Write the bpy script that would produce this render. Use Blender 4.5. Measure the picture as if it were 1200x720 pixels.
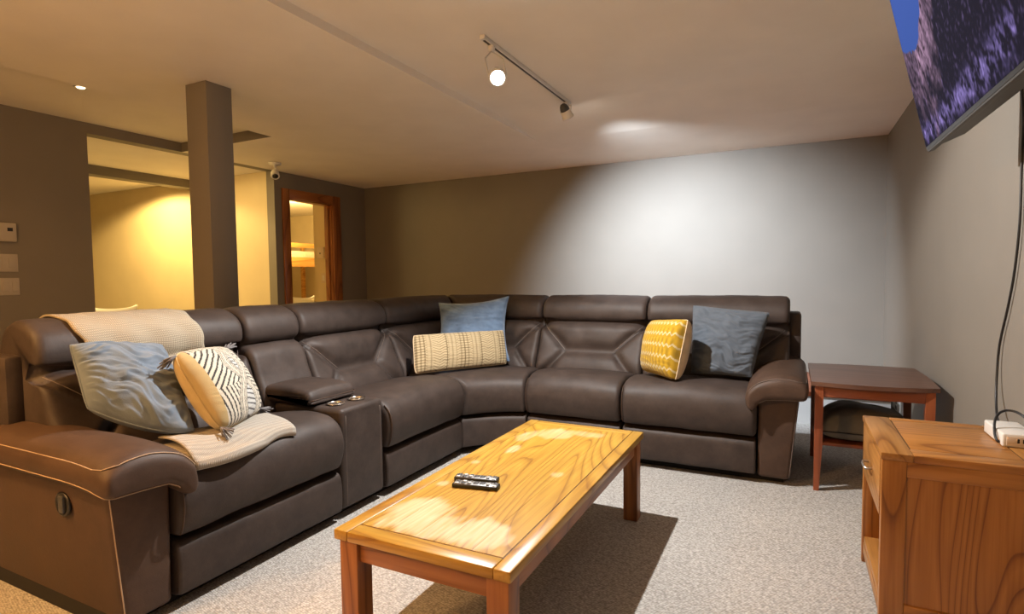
import bpy, bmesh, math, random
import numpy as np
from mathutils import Matrix, Vector, noise

for o in list(bpy.data.objects):
    bpy.data.objects.remove(o, do_unlink=True)
SC = bpy.context.scene
COL = SC.collection
random.seed(7)

# ------------------------------------------------------------------ camera
CAM_H = 1.18
YAW, PITCH, ROLL, FPX = 0.462163, 0.0527026, 0.0112371, 660.22


def make_camera():
    cy, sy = math.cos(YAW), math.sin(YAW)
    f = Vector((-sy * math.cos(PITCH), cy * math.cos(PITCH), -math.sin(PITCH)))
    r = Vector((cy, sy, 0))
    d = f.cross(r)
    r2 = r * math.cos(ROLL) + d * math.sin(ROLL)
    d2 = -r * math.sin(ROLL) + d * math.cos(ROLL)
    cam = bpy.data.cameras.new('camera')
    cam.sensor_width = 36.0
    cam.sensor_fit = 'HORIZONTAL'
    cam.lens = FPX * 36.0 / 1200.0
    cam.clip_start = 0.02
    o = bpy.data.objects.new('camera', cam)
    m = Matrix((
        (r2.x, -d2.x, -f.x, 0), (r2.y, -d2.y, -f.y, 0), (r2.z, -d2.z, -f.z, CAM_H), (0, 0, 0, 1)))
    o.matrix_world = m
    COL.objects.link(o)
    SC.camera = o


make_camera()

# ------------------------------------------------------------------ world and exposure
w = bpy.data.worlds.new('world')
SC.world = w
w.use_nodes = True
w.node_tree.nodes['Background'].inputs[0].default_value = (1, .85, .7, 1)
w.node_tree.nodes['Background'].inputs[1].default_value = 0.02
SC.view_settings.view_transform = 'Standard'
SC.view_settings.look = 'None'
SC.view_settings.gamma = 1
SC.view_settings.use_curve_mapping = False
SC.view_settings.exposure = 0.65

# ------------------------------------------------------------------ lights (each sits in a fixture built further down, some added out of view)
WARM = (1.0, 0.52, 0.175)
WARM2 = (1.0, 0.68, 0.25)
COOL = (0.78, 0.88, 1.0)
NEUTRAL = (1.0, 0.965, 0.93)
STAR = Vector((-1.34, 2.555, 2.195))        # lit track head turned to the room
HEAD2 = Vector((-1.44, 3.771, 2.335))       # track head turned to the back wall


def light(name, kind, loc, energy, color, radius=.05, aim=None, size=None, blend=.5):
    l = bpy.data.lights.new(name, kind)
    l.energy = energy
    l.color = color
    l.shadow_soft_size = radius
    if kind == 'SPOT':
        l.spot_size = math.radians(size)
        l.spot_blend = blend
    o = bpy.data.objects.new(name, l)
    o.location = loc
    if aim is not None:
        o.rotation_euler = (Vector(aim) - Vector(loc)).to_track_quat('-Z', 'Y').to_euler()
    COL.objects.link(o)
    return o


light('track_lamp_light', 'SPOT', STAR + Vector((.03, -.055, -.05)), 190, NEUTRAL, .018, (-.35, 1.9, 0), 162, .3)
light('wall_lamp_light', 'SPOT', HEAD2 + Vector((.02, .060, -.075)), 640, COOL, .02, (-.90, 5.934, .84), 95, 1.0)
light('globe_lamp_light', 'POINT', (-2.3, -.75, 2.05), 84, WARM, .13)  # assumed lamp out of view, added for the warm light from behind
light('near_downlight_light', 'SPOT', (-2.75, -.1, 2.36), 118, WARM, .05, (-2.75, .1, 0), 104, .6)  # added out of view to put more warm light on the near arm
light('alcove_light', 'SPOT', (-6.9, 3.75, 2.33), 105, WARM2, .04, (-6.9, 4.0, 0), 158, .25)
light('alcove_light_near', 'SPOT', (-5.8, 2.80, 2.34), 120, WARM2, .22, (-5.5, 3.3, 0), 168, .25)  # added where it stays hidden, fills the left of the back wall
light('bedroom_light', 'POINT', (-6.9, 6.2, 2.1), 70, WARM2, .1)
light('recess_light', 'SPOT', (-4.24, 2.14, 2.44), 8, WARM, .04, (-4.24, 2.14, 0), 120, .8)


# ------------------------------------------------------------------ node helpers
def new_mat(name):
    m = bpy.data.materials.new(name)
    m.use_nodes = True
    nt = m.node_tree
    nt.nodes.clear()
    out = nt.nodes.new('ShaderNodeOutputMaterial')
    b = nt.nodes.new('ShaderNodeBsdfPrincipled')
    nt.links.new(b.outputs[0], out.inputs[0])
    return m, nt, b


def N(nt, t, **kw):
    n = nt.nodes.new(t)
    for k, v in kw.items():
        if k in n.inputs.keys():
            n.inputs[k].default_value = v
        else:
            setattr(n, k, v)
    return n


def ramp(nt, stops):
    r = nt.nodes.new('ShaderNodeValToRGB')
    e = r.color_ramp.elements
    while len(e) < len(stops):
        e.new(.5)
    for i, (p, c) in enumerate(stops):
        e[i].position = p
        e[i].color = (*c, 1)
    return r


def lin(r, g, b):
    return tuple(((c / 255) / 12.92 if c / 255 < .04045 else ((c / 255 + .055) / 1.055) ** 2.4) for c in (r, g, b))


def coords(nt, scale=(1, 1, 1), rot=(0, 0, 0), kind='Object'):
    tc = nt.nodes.new('ShaderNodeTexCoord')
    mp = nt.nodes.new('ShaderNodeMapping')
    mp.inputs['Scale'].default_value = scale
    mp.inputs['Rotation'].default_value = rot
    nt.links.new(tc.outputs[kind], mp.inputs[0])
    return mp.outputs[0]


def bump(nt, b, height, strength, dist):
    bp = nt.nodes.new('ShaderNodeBump')
    bp.inputs['Strength'].default_value = strength
    bp.inputs['Distance'].default_value = dist
    nt.links.new(height, bp.inputs['Height'])
    nt.links.new(bp.outputs[0], b.inputs['Normal'])
    return bp


def paint(name, col, rough=.6, var=.05, scale=3, bscale=180, bstr=.12, spec=.3):
    m, nt, b = new_mat(name)
    c = coords(nt)
    n = N(nt, 'ShaderNodeTexNoise', Scale=scale, Detail=4)
    nt.links.new(c, n.inputs['Vector'])
    lo = tuple(x * (1 - var) for x in col)
    hi = tuple(min(1, x * (1 + var)) for x in col)
    r = ramp(nt, [(.3, lo), (.7, hi)])
    nt.links.new(n.outputs[0], r.inputs[0])
    nt.links.new(r.outputs[0], b.inputs['Base Color'])
    b.inputs['Roughness'].default_value = rough
    b.inputs['Specular IOR Level'].default_value = spec
    n2 = N(nt, 'ShaderNodeTexNoise', Scale=bscale, Detail=2)
    nt.links.new(c, n2.inputs['Vector'])
    bump(nt, b, n2.outputs[0], bstr, .002)
    return m


def plain(name, col, rough=.5, metal=0, emit=0, spec=.5):
    m, nt, b = new_mat(name)
    b.inputs['Base Color'].default_value = (*col, 1)
    b.inputs['Roughness'].default_value = rough
    b.inputs['Metallic'].default_value = metal
    b.inputs['Specular IOR Level'].default_value = spec
    if emit:
        b.inputs['Emission Color'].default_value = (*col, 1)
        b.inputs['Emission Strength'].default_value = emit
    return m


def wood(name, dark, mid, light_, axis=1, scale=1.0, rough=.35, ring=6, wear=None):
    """long grain along the given axis; broad cathedral figure plus fine pores"""
    m, nt, b = new_mat(name)
    sc = [1.0, 1.0, 1.0]
    sc[axis] = .14
    c = coords(nt, tuple(s * scale for s in sc))
    nz = N(nt, 'ShaderNodeTexNoise', Scale=2.0, Detail=1.5, Distortion=.25)
    nt.links.new(c, nz.inputs['Vector'])
    mul = N(nt, 'ShaderNodeMath', operation='MULTIPLY')
    mul.inputs[1].default_value = ring * 3.4
    nt.links.new(nz.outputs[0], mul.inputs[0])
    fr = N(nt, 'ShaderNodeMath', operation='FRACT')
    nt.links.new(mul.outputs[0], fr.inputs[0])
    r1 = ramp(nt, [(0.0, mid), (.55, light_), (.80, mid), (.95, dark), (1.0, mid)])
    nt.links.new(fr.outputs[0], r1.inputs[0])
    sc2 = [90.0, 90.0, 90.0]
    sc2[axis] = 3.0
    c2 = coords(nt, tuple(sc2))
    pores = N(nt, 'ShaderNodeTexNoise', Scale=1.0, Detail=3)
    nt.links.new(c2, pores.inputs['Vector'])
    pr_ = ramp(nt, [(.35, (.78, .72, .66)), (.55, (1, 1, 1))])
    nt.links.new(pores.outputs[0], pr_.inputs[0])
    mx = N(nt, 'ShaderNodeMixRGB', blend_type='MULTIPLY')
    mx.inputs[0].default_value = .75
    nt.links.new(r1.outputs[0], mx.inputs[1])
    nt.links.new(pr_.outputs[0], mx.inputs[2])
    col = mx.outputs[0]
    if wear:
        att = N(nt, 'ShaderNodeAttribute', attribute_name='wear')
        m2 = N(nt, 'ShaderNodeMixRGB')
        m2.inputs[2].default_value = (*wear, 1)
        nt.links.new(att.outputs['Fac'], m2.inputs[0])
        nt.links.new(col, m2.inputs[1])
        col = m2.outputs[0]
        rr = N(nt, 'ShaderNodeMapRange')
        rr.inputs['To Min'].default_value = rough
        rr.inputs['To Max'].default_value = .75
        nt.links.new(att.outputs['Fac'], rr.inputs[0])
        nt.links.new(rr.outputs[0], b.inputs['Roughness'])
    else:
        b.inputs['Roughness'].default_value = rough
    nt.links.new(col, b.inputs['Base Color'])
    bump(nt, b, pores.outputs[0], .12, .001)
    return m


def leather(name, c0, c1):
    m, nt, b = new_mat(name)
    c = coords(nt)
    n = N(nt, 'ShaderNodeTexNoise', Scale=9, Detail=8, Roughness=.7)
    nt.links.new(c, n.inputs['Vector'])
    r = ramp(nt, [(.3, c0), (.7, c1)])
    nt.links.new(n.outputs[0], r.inputs[0])
    nt.links.new(r.outputs[0], b.inputs['Base Color'])
    rr = N(nt, 'ShaderNodeMapRange')
    rr.inputs['To Min'].default_value = .48
    rr.inputs['To Max'].default_value = .66
    nt.links.new(n.outputs[0], rr.inputs[0])
    nt.links.new(rr.outputs[0], b.inputs['Roughness'])
    v = N(nt, 'ShaderNodeTexVoronoi', Scale=260)
    nt.links.new(c, v.inputs['Vector'])
    n3 = N(nt, 'ShaderNodeTexNoise', Scale=34, Detail=5, Roughness=.6, Distortion=.6)
    nt.links.new(c, n3.inputs['Vector'])
    ad = N(nt, 'ShaderNodeMath', operation='MULTIPLY_ADD')
    ad.inputs[1].default_value = .35
    nt.links.new(v.outputs['Distance'], ad.inputs[0])
    nt.links.new(n3.outputs[0], ad.inputs[2])
    bump(nt, b, ad.outputs[0], .3, .002)
    b.inputs['Specular IOR Level'].default_value = .35
    return m


def fabric(name, col, rough=.9, weave=500, var=.12, attr=None, bstr=.3, sheen=.15):
    m, nt, b = new_mat(name)
    c = coords(nt)
    n = N(nt, 'ShaderNodeTexNoise', Scale=14, Detail=5)
    nt.links.new(c, n.inputs['Vector'])
    if attr:
        a = N(nt, 'ShaderNodeVertexColor', layer_name=attr)
        r = ramp(nt, [(.3, (1 - var,) * 3), (.7, (1, 1, 1))])
        nt.links.new(n.outputs[0], r.inputs[0])
        mx = N(nt, 'ShaderNodeMixRGB', blend_type='MULTIPLY')
        mx.inputs[0].default_value = 1
        nt.links.new(a.outputs[0], mx.inputs[1])
        nt.links.new(r.outputs[0], mx.inputs[2])
        nt.links.new(mx.outputs[0], b.inputs['Base Color'])
    else:
        r = ramp(nt, [(.3, tuple(x * (1 - var) for x in col)), (.7, tuple(x * (1 + var) for x in col))])
        nt.links.new(n.outputs[0], r.inputs[0])
        nt.links.new(r.outputs[0], b.inputs['Base Color'])
    b.inputs['Roughness'].default_value = rough
    b.inputs['Sheen Weight'].default_value = sheen
    b.inputs['Specular IOR Level'].default_value = .2
    w_ = N(nt, 'ShaderNodeTexVoronoi', Scale=weave)
    nt.links.new(c, w_.inputs['Vector'])
    bump(nt, b, w_.outputs['Distance'], bstr, .002)
    return m


def knit(name, col, sx, sy, rough=.95):
    """coarse knitted loops from two crossed sine bands"""
    m, nt, b = new_mat(name)
    c = coords(nt, (1, 1, 1), kind='UV')
    w1 = N(nt, 'ShaderNodeTexWave', Scale=sx, Distortion=.6, bands_direction='X')
    w2 = N(nt, 'ShaderNodeTexWave', Scale=sy, Distortion=.6, bands_direction='Y')
    nt.links.new(c, w1.inputs['Vector'])
    nt.links.new(c, w2.inputs['Vector'])
    mu = N(nt, 'ShaderNodeMath', operation='MULTIPLY')
    nt.links.new(w1.outputs['Fac'], mu.inputs[0])
    nt.links.new(w2.outputs['Fac'], mu.inputs[1])
    r = ramp(nt, [(.0, tuple(x * .62 for x in col)), (.6, col)])
    nt.links.new(mu.outputs[0], r.inputs[0])
    nt.links.new(r.outputs[0], b.inputs['Base Color'])
    b.inputs['Roughness'].default_value = rough
    b.inputs['Specular IOR Level'].default_value = .15
    bump(nt, b, mu.outputs[0], .6, .004)
    return m


def carpet(name):
    m, nt, b = new_mat(name)
    c = coords(nt, (92, 135, 1), (0, 0, .35))
    v = N(nt, 'ShaderNodeTexVoronoi', Scale=1.0, Randomness=.55)
    nt.links.new(c, v.inputs['Vector'])
    c2 = coords(nt)
    n = N(nt, 'ShaderNodeTexNoise', Scale=55, Detail=3)
    nt.links.new(c2, n.inputs['Vector'])
    big = N(nt, 'ShaderNodeTexNoise', Scale=1.6, Detail=3)
    nt.links.new(c2, big.inputs['Vector'])
    r = ramp(nt, [(.05, (.71, .685, .65)), (.75, (.35, .33, .305))])
    nt.links.new(v.outputs['Distance'], r.inputs[0])
    r2 = ramp(nt, [(.35, (.80, .79, .77)), (.62, (1, 1, 1))])
    nt.links.new(n.outputs[0], r2.inputs[0])
    mx = N(nt, 'ShaderNodeMixRGB', blend_type='MULTIPLY')
    mx.inputs[0].default_value = 1
    nt.links.new(r.outputs[0], mx.inputs[1])
    nt.links.new(r2.outputs[0], mx.inputs[2])
    r3 = ramp(nt, [(.3, (.9, .9, .9)), (.7, (1, 1, 1))])
    nt.links.new(big.outputs[0], r3.inputs[0])
    mx2 = N(nt, 'ShaderNodeMixRGB', blend_type='MULTIPLY')
    mx2.inputs[0].default_value = 1
    nt.links.new(mx.outputs[0], mx2.inputs[1])
    nt.links.new(r3.outputs[0], mx2.inputs[2])
    nt.links.new(mx2.outputs[0], b.inputs['Base Color'])
    b.inputs['Roughness'].default_value = 1
    b.inputs['Specular IOR Level'].default_value = .05
    inv = N(nt, 'ShaderNodeMath', operation='SUBTRACT')
    inv.inputs[0].default_value = 1
    nt.links.new(v.outputs['Distance'], inv.inputs[1])
    bump(nt, b, inv.outputs[0], .6, .006)
    return m


MAT = {
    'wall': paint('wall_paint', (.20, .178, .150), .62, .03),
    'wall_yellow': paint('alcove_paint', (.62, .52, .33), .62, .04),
    'ceiling': paint('ceiling_paint', (.84, .78, .69), .75, .03, bscale=90, bstr=.25),
    'carpet': carpet('loop_carpet'),
    'white': paint('white_paint', (.75, .73, .70), .45, .02),
    'plastic': plain('white_plastic', (.70, .68, .64), .4),
    'plate': plain('ivory_plate', (.40, .36, .31), .45),
    'almond': plain('almond_plastic', (.62, .52, .42), .45),
    'black': plain('black_plastic', (.012, .012, .013), .4),
    'dark_grey': plain('dark_grey_plastic', (.05, .05, .053), .45),
    'mid_grey': plain('mid_grey_plastic', (.045, .043, .040), .5),
    'chrome': plain('chrome', (.75, .73, .7), .18, 1),
    'steel': plain('satin_steel', (.55, .54, .53), .35, 1),
    'leather': leather('brown_leather', (.028, .0195, .0160), (.058, .041, .034)),
    'leather_pad': leather('brown_arm_leather', (.050, .0275, .0175), (.080, .046, .030)),  # redder, lighter copy of the leather; warm lamplight painted into it
    'stitch': plain('tan_thread', (.42, .30, .20), .8),
    'stitch_dark': plain('seam_thread', (.16, .125, .105), .8),
    'void': plain('dark_lining', (.012, .010, .009), .9),
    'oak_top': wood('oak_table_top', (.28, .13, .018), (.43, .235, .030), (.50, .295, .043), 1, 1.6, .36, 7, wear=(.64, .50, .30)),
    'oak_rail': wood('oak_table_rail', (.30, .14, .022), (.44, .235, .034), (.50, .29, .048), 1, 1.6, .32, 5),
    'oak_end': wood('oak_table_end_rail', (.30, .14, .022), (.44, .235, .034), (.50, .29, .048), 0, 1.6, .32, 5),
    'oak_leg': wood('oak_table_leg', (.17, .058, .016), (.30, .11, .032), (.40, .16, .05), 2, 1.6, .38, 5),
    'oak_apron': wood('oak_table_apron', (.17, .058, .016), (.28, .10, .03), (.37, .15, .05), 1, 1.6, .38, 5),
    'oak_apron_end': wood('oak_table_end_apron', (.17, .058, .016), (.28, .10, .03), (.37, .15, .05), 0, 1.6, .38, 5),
    'cab_v': wood('cabinet_oak_upright', (.18, .060, .011), (.33, .128, .024), (.40, .165, .036), 2, 1.5, .36, 9),
    'cab_x': wood('cabinet_oak_cross', (.20, .070, .013), (.35, .142, .028), (.43, .185, .043), 0, 1.5, .36, 7),
    'cab_y': wood('cabinet_oak_front', (.20, .078, .017), (.33, .145, .033), (.40, .19, .050), 1, 1.5, .36, 6),
    'cherry_top': wood('cherry_table_top', (.075, .034, .022), (.115, .054, .035), (.145, .07, .046), 0, 1.2, .3, 4),
    'cherry': wood('cherry_wood', (.16, .04, .014), (.26, .068, .024), (.32, .09, .032), 2, 1.2, .35, 4),
    'cherry_x': wood('cherry_wood_cross', (.16, .04, .014), (.26, .068, .024), (.32, .09, .032), 0, 1.2, .35, 4),
    'inlay': plain('dark_inlay', (.10, .045, .012), .5),
    'door_wood_z': wood('door_trim_upright', (.17, .052, .014), (.28, .095, .024), (.36, .13, .036), 2, 1.2, .32, 4),
    'door_wood_y': wood('door_trim_head', (.17, .052, .014), (.28, .095, .024), (.36, .13, .036), 1, 1.2, .32, 4),
    'bunk_wood': wood('bunk_pine', (.45, .20, .05), (.62, .31, .08), (.72, .40, .12), 1, 1.2, .4, 4),
    'blue': fabric('slate_blue_linen', (.150, .188, .235), .85, 420),
    'denim': fabric('denim_blue_velvet', (.125, .20, .32), .7, 300, .25, sheen=.5),
    'navy': fabric('dark_slate_linen', (.085, .102, .125), .8, 420),
    'cream_back': fabric('ochre_cotton', (.46, .35, .17), .9, 380),
    'mustard_back': fabric('beige_cotton', (.60, .47, .30), .9, 380),
    'pattern': fabric('patterned_cotton', (1, 1, 1), .9, 420, .08, 'pattern'),
    'bag': fabric('charcoal_cushion', (.17, .155, .13), .8, 300),
    'sheet': fabric('white_bedding', (.75, .68, .55), .9, 300),
    'throw_knit': knit('oatmeal_knit', (.50, .43, .32), 22, 26),
    'throw_seat': knit('cream_knit', (.50, .455, .39), 30, 8),
    'tassel': fabric('grey_tassel_yarn', (.16, .15, .15), .95, 300),
    'tassel_w': fabric('cream_yarn', (.50, .43, .33), .95, 300),
    'bulb': plain('lit_bulb', (1, .97, .92), .5, 0, 60),
    'globe': plain('lit_globe', (1, .72, .42), .5, 0, 4),
    'lens': plain('warm_lens', (1, .75, .45), .5, 0, 2.5),
}


# ------------------------------------------------------------------ mesh helpers
def fix_normals(bm):
    bmesh.ops.recalc_face_normals(bm, faces=bm.faces)


def link(name, me, parent=None):
    o = bpy.data.objects.new(name, me)
    COL.objects.link(o)
    if parent is not None:
        o.parent = parent
    return o


def mk(name, verts, faces, mat, parent=None, smooth=True, world=False, mats=None, fmat=None, recalc=True):
    """mesh from data; world=True means the vertices are in room coordinates"""
    if world and parent is not None:
        root = parent
        while root.parent is not None:
            root = root.parent
        L = root.location
        verts = [(v[0] - L[0], v[1] - L[1], v[2] - L[2]) for v in verts]
    me = bpy.data.meshes.new(name)
    me.from_pydata([tuple(v) for v in verts], [], faces)
    if recalc:
        bm = bmesh.new()
        bm.from_mesh(me)
        fix_normals(bm)
        bm.to_mesh(me)
        bm.free()
    for mm in (mats or [mat]):
        me.materials.append(MAT[mm])
    if fmat is not None:
        me.polygons.foreach_set('material_index', fmat)
    if smooth:
        me.polygons.foreach_set('use_smooth', [True] * len(me.polygons))
    me.update()
    return link(name, me, parent)


def add_box(bm, lo, hi, bev=0.0, seg=2):
    r = bmesh.ops.create_cube(bm, size=1)
    vs = r['verts']
    c = [(a + b) / 2 for a, b in zip(lo, hi)]
    s = [b - a for a, b in zip(lo, hi)]
    for v in vs:
        v.co = Vector((c[0] + v.co.x * s[0], c[1] + v.co.y * s[1], c[2] + v.co.z * s[2]))
    if bev > 0:
        es = set()
        for v in vs:
            es.update(v.link_edges)
        bmesh.ops.bevel(bm, geom=list(es), offset=bev, segments=seg, affect='EDGES', profile=.5)


def fin(name, bm, mat, parent=None, smooth=False, world=False):
    if world and parent is not None:
        root = parent
        while root.parent is not None:
            root = root.parent
        bmesh.ops.translate(bm, verts=bm.verts, vec=-root.location)
    fix_normals(bm)
    me = bpy.data.meshes.new(name)
    bm.to_mesh(me)
    bm.free()
    me.materials.append(MAT[mat])
    if smooth:
        me.polygons.foreach_set('use_smooth', [True] * len(me.polygons))
        try:
            me.set_sharp_from_angle(angle=math.radians(35))
        except Exception:
            pass
    return link(name, me, parent)


def box(name, lo, hi, mat, parent=None, bev=0.004, seg=2, world=True):
    bm = bmesh.new()
    add_box(bm, lo, hi, bev, seg)
    return fin(name, bm, mat, parent, bev > 0, world)


def boxes(name, lst, mat, parent=None, bev=0.0):
    bm = bmesh.new()
    for lo, hi in lst:
        add_box(bm, lo, hi, bev)
    return fin(name, bm, mat, parent, bev > 0, True)


def tube(pts, r, n=6, closed=False):
    """verts, faces of a tube along points"""
    P = [Vector(p) for p in pts]
    m = len(P)
    V, F = [], []
    prev = None
    for i, p in enumerate(P):
        a = P[(i - 1) % m] if (closed or i > 0) else p
        b = P[(i + 1) % m] if (closed or i < m - 1) else p
        t = (b - a)
        t = t.normalized() if t.length > 1e-9 else Vector((0, 0, 1))
        if prev is None:
            up = Vector((0, 0, 1)) if abs(t.z) < .9 else Vector((1, 0, 0))
            x = t.cross(up).normalized()
        else:
            x = (prev - t * prev.dot(t)).normalized()
        prev = x
        y = t.cross(x)
        rr = r[i] if isinstance(r, (list, tuple)) else r
        for k in range(n):
            a_ = 2 * math.pi * k / n
            V.append(p + x * (rr * math.cos(a_)) + y * (rr * math.sin(a_)))
    for i in range(m if closed else m - 1):
        j = (i + 1) % m
        for k in range(n):
            l = (k + 1) % n
            F.append((i * n + k, i * n + l, j * n + l, j * n + k))
    if not closed:
        F.append(tuple(range(n)))
        F.append(tuple((m - 1) * n + k for k in range(n)))
    return V, F


def tubes(name, lines, r, mat, parent=None, n=6, world=True):
    V, F = [], []
    for pts in lines:
        v, f = tube(pts, r, n)
        o = len(V)
        V += v
        F += [tuple(i + o for i in q) for q in f]
    return mk(name, V, F, mat, parent, True, world)


def stitches(name, lines, r, mat, parent, n=5):
    return [tubes(name, [l], r, mat, parent, n) for l in lines]


def lathe(prof, n=24, c=(0, 0, 0), ax='z', mtx=None):
    """profile of (radius, height) -> verts, faces"""
    V, F = [], []
    for r, h in prof:
        for k in range(n):
            a = 2 * math.pi * k / n
            V.append(Vector((r * math.cos(a), r * math.sin(a), h)))
    for i in range(len(prof) - 1):
        for k in range(n):
            l = (k + 1) % n
            F.append((i * n + k, i * n + l, (i + 1) * n + l, (i + 1) * n + k))
    F.append(tuple(range(n)))
    F.append(tuple((len(prof) - 1) * n + k for k in range(n)))
    if mtx is not None:
        V = [mtx @ v for v in V]
    V = [v + Vector(c) for v in V]
    return V, F


def aim_matrix(direction):
    return Vector(direction).to_track_quat('Z', 'Y').to_matrix()


def thing(name, label, cat, loc=(0, 0, 0), rotz=0, group=None):
    o = bpy.data.objects.new(name, None)
    o.empty_display_size = .1
    COL.objects.link(o)
    o.location = loc
    o.rotation_euler = (0, 0, rotz)
    o['label'] = label
    o['category'] = cat
    if group:
        o['group'] = group
    return o


def tag(o, label, cat, group=None):
    o['label'] = label
    o['category'] = cat
    if group:
        o['group'] = group
    return o


def struct(o, label=None):
    o['kind'] = 'structure'
    if label:
        o['label'] = label
        o['category'] = o.name.split('_')[0]
    return o


def catmull(pts, sub=6, closed=True):
    P = [np.array(p, float) for p in pts]
    n = len(P)
    out = []
    rng = range(n) if closed else range(n - 1)
    for i in rng:
        p0 = P[(i - 1) % n] if closed else P[max(i - 1, 0)]
        p1 = P[i]
        p2 = P[(i + 1) % n]
        p3 = P[(i + 2) % n] if closed else P[min(i + 2, n - 1)]
        for k in range(sub):
            t = k / sub
            out.append(.5 * ((2 * p1) + (-p0 + p2) * t + (2 * p0 - 5 * p1 + 4 * p2 - p3) * t * t
                             + (-p0 + 3 * p1 - 3 * p2 + p3) * t ** 3))
    if not closed:
        out.append(P[-1])
    return np.array(out)


# ------------------------------------------------------------------ the room
CEIL = 2.387           # dropped level
REC = 2.472            # recess along the left wall
HIGH = 2.432           # higher field over the sofa
TOP = 2.62
XL, XR, YB, YN = -5.14, .73, 5.934, -1.9

bm = bmesh.new()
add_box(bm, (-9.4, YN - .12, -.1), (XR + .12, 8.1, 0))
struct(fin('floor', bm, 'carpet'), 'beige loop pile carpet floor with fine woven ribs')

# ceiling: dropped strips around a recess on the left and a slightly higher field on the right
bm = bmesh.new()
add_box(bm, (XL, YN, REC), (-3.95, 3.42, TOP))
add_box(bm, (-3.95, YN, CEIL), (-2.05, YB, TOP))
add_box(bm, (XL, 3.42, CEIL), (-3.95, YB, TOP))
add_box(bm, (-2.05, YN, HIGH), (XR, 3.9, TOP))
vs = [bm.verts.new(p) for p in ((-2.05, 3.9, HIGH), (XR, 3.9, HIGH), (XR, 4.7, CEIL), (-2.05, 4.7, CEIL),
                                (-2.05, 3.9, TOP), (XR, 3.9, TOP), (XR, 4.7, TOP), (-2.05, 4.7, TOP))]
for q in ((0, 1, 2, 3), (4, 5, 6, 7), (0, 1, 5, 4), (1, 2, 6, 5), (2, 3, 7, 6), (3, 0, 4, 7)):
    bm.faces.new([vs[i] for i in q])
add_box(bm, (-2.05, 4.7, CEIL), (XR, YB, TOP))
struct(fin('ceiling', bm, 'ceiling'), 'warm off white ceiling with dropped strips and recess')

bm = bmesh.new()
add_box(bm, (-9.3, .4, CEIL), (XL - .12, 4.46, TOP))
add_box(bm, (-9.3, 4.58, CEIL + .02), (XL - .12, 8.0, TOP))
struct(fin('ceiling_alcove', bm, 'ceiling'), 'flat ceiling of the rooms beyond the left wall')
bm = bmesh.new()
add_box(bm, (-6.62, .4, 2.29), (-6.47, 4.46, CEIL))
struct(fin('trim_beam', bm, 'wall'), 'shallow dropped beam across the lit alcove ceiling')

struct(box('wall_back', (XL - .12, YB, 0), (XR + .12, YB + .12, TOP), 'wall', bev=0), 'plain greige back wall behind the sofa')
struct(box('wall_right', (XR, YN, 0), (XR + .12, YB, TOP), 'wall', bev=0), 'greige right wall below the television')
struct(box('wall_front', (XL - .12, YN - .12, 0), (XR + .12, YN, TOP), 'wall', bev=0), 'greige wall behind the viewer')
struct(boxes('wall_left', [((XL - .12, YN, 0), (XL, 2.62, TOP)), ((XL - .12, 2.62, CEIL), (XL, 4.46, TOP)),
                           ((XL - .12, 4.46, 0), (XL, 4.64, TOP)), ((XL - .12, 5.34, 0), (XL, YB, TOP)),
                           ((XL - .12, 4.64, 2.115), (XL, 5.34, TOP))], 'wall'),
       'greige left wall with wide opening and a doorway')
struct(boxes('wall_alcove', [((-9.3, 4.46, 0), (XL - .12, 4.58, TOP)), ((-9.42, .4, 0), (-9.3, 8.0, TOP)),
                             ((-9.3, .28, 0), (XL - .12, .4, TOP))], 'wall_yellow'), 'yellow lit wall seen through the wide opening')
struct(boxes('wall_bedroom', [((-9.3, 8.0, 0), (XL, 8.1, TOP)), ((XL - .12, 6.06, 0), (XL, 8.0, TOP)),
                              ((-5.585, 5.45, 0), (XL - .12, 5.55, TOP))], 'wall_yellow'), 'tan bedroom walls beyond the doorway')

# white boxed ledge with a wooden cap at the foot of the back wall
led = struct(box('trim_ledge', (XL, 4.946, 0), (.665, YB, .225), 'white', bev=0), 'low white boxed ledge with wooden cap below the back wall')
box('wooden_cap', (XL, 4.935, .225), (.665, YB, .26), 'cherry_x', led, .003, world=True)

struct(box('trim_recess', (XL + .001, 3.414, CEIL + .001), (-3.951, 3.4195, REC - .001), 'wall', bev=0), 'greige end face of the ceiling recess')

# pillar
struct(box('trim_pillar', (-3.37, 2.28, 0), (-3.18, 2.455, CEIL), 'wall', bev=.002), 'square greige pillar standing behind the sofa')

# door casing
dr = bpy.data.objects.new('door_1', None)
COL.objects.link(dr)
dr.location = (XL, 4.99, 0)
struct(dr, 'reddish wooden door frame of the open bedroom doorway')
box('casing', (XL - .002, 4.555, 0), (XL + .022, 4.655, 2.21), 'door_wood_z', dr, .004)
box('casing', (XL - .002, 5.325, 0), (XL + .022, 5.455, 2.21), 'door_wood_z', dr, .004)
box('head_casing', (XL - .002, 4.655, 2.105), (XL + .022, 5.325, 2.21), 'door_wood_y', dr, .004)
box('jamb', (XL - .125, 4.64, 0), (XL - .002, 4.662, 2.105), 'door_wood_z', dr, .002)
box('jamb', (XL - .125, 5.318, 0), (XL - .002, 5.34, 2.105), 'door_wood_z', dr, .002)
box('head_jamb', (XL - .125, 4.662, 2.095), (XL - .002, 5.318, 2.115), 'door_wood_y', dr, .002)
box('door_stop', (XL - .075, 5.300, 0), (XL - .04, 5.318, 2.095), 'door_wood_z', dr, .002)

# ------------------------------------------------------------------ sofa
SOFA = thing('sectional_sofa', 'large dark brown leather corner recliner sofa with stitched seams', 'sofa', (-2.45, 3.9, 0))
FX, FY = -1.96, 3.42


def TL(w_, d, z):
    return (FX - d, w_, z)


def TR(w_, d, z):
    return (w_, FY + d, z)


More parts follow.
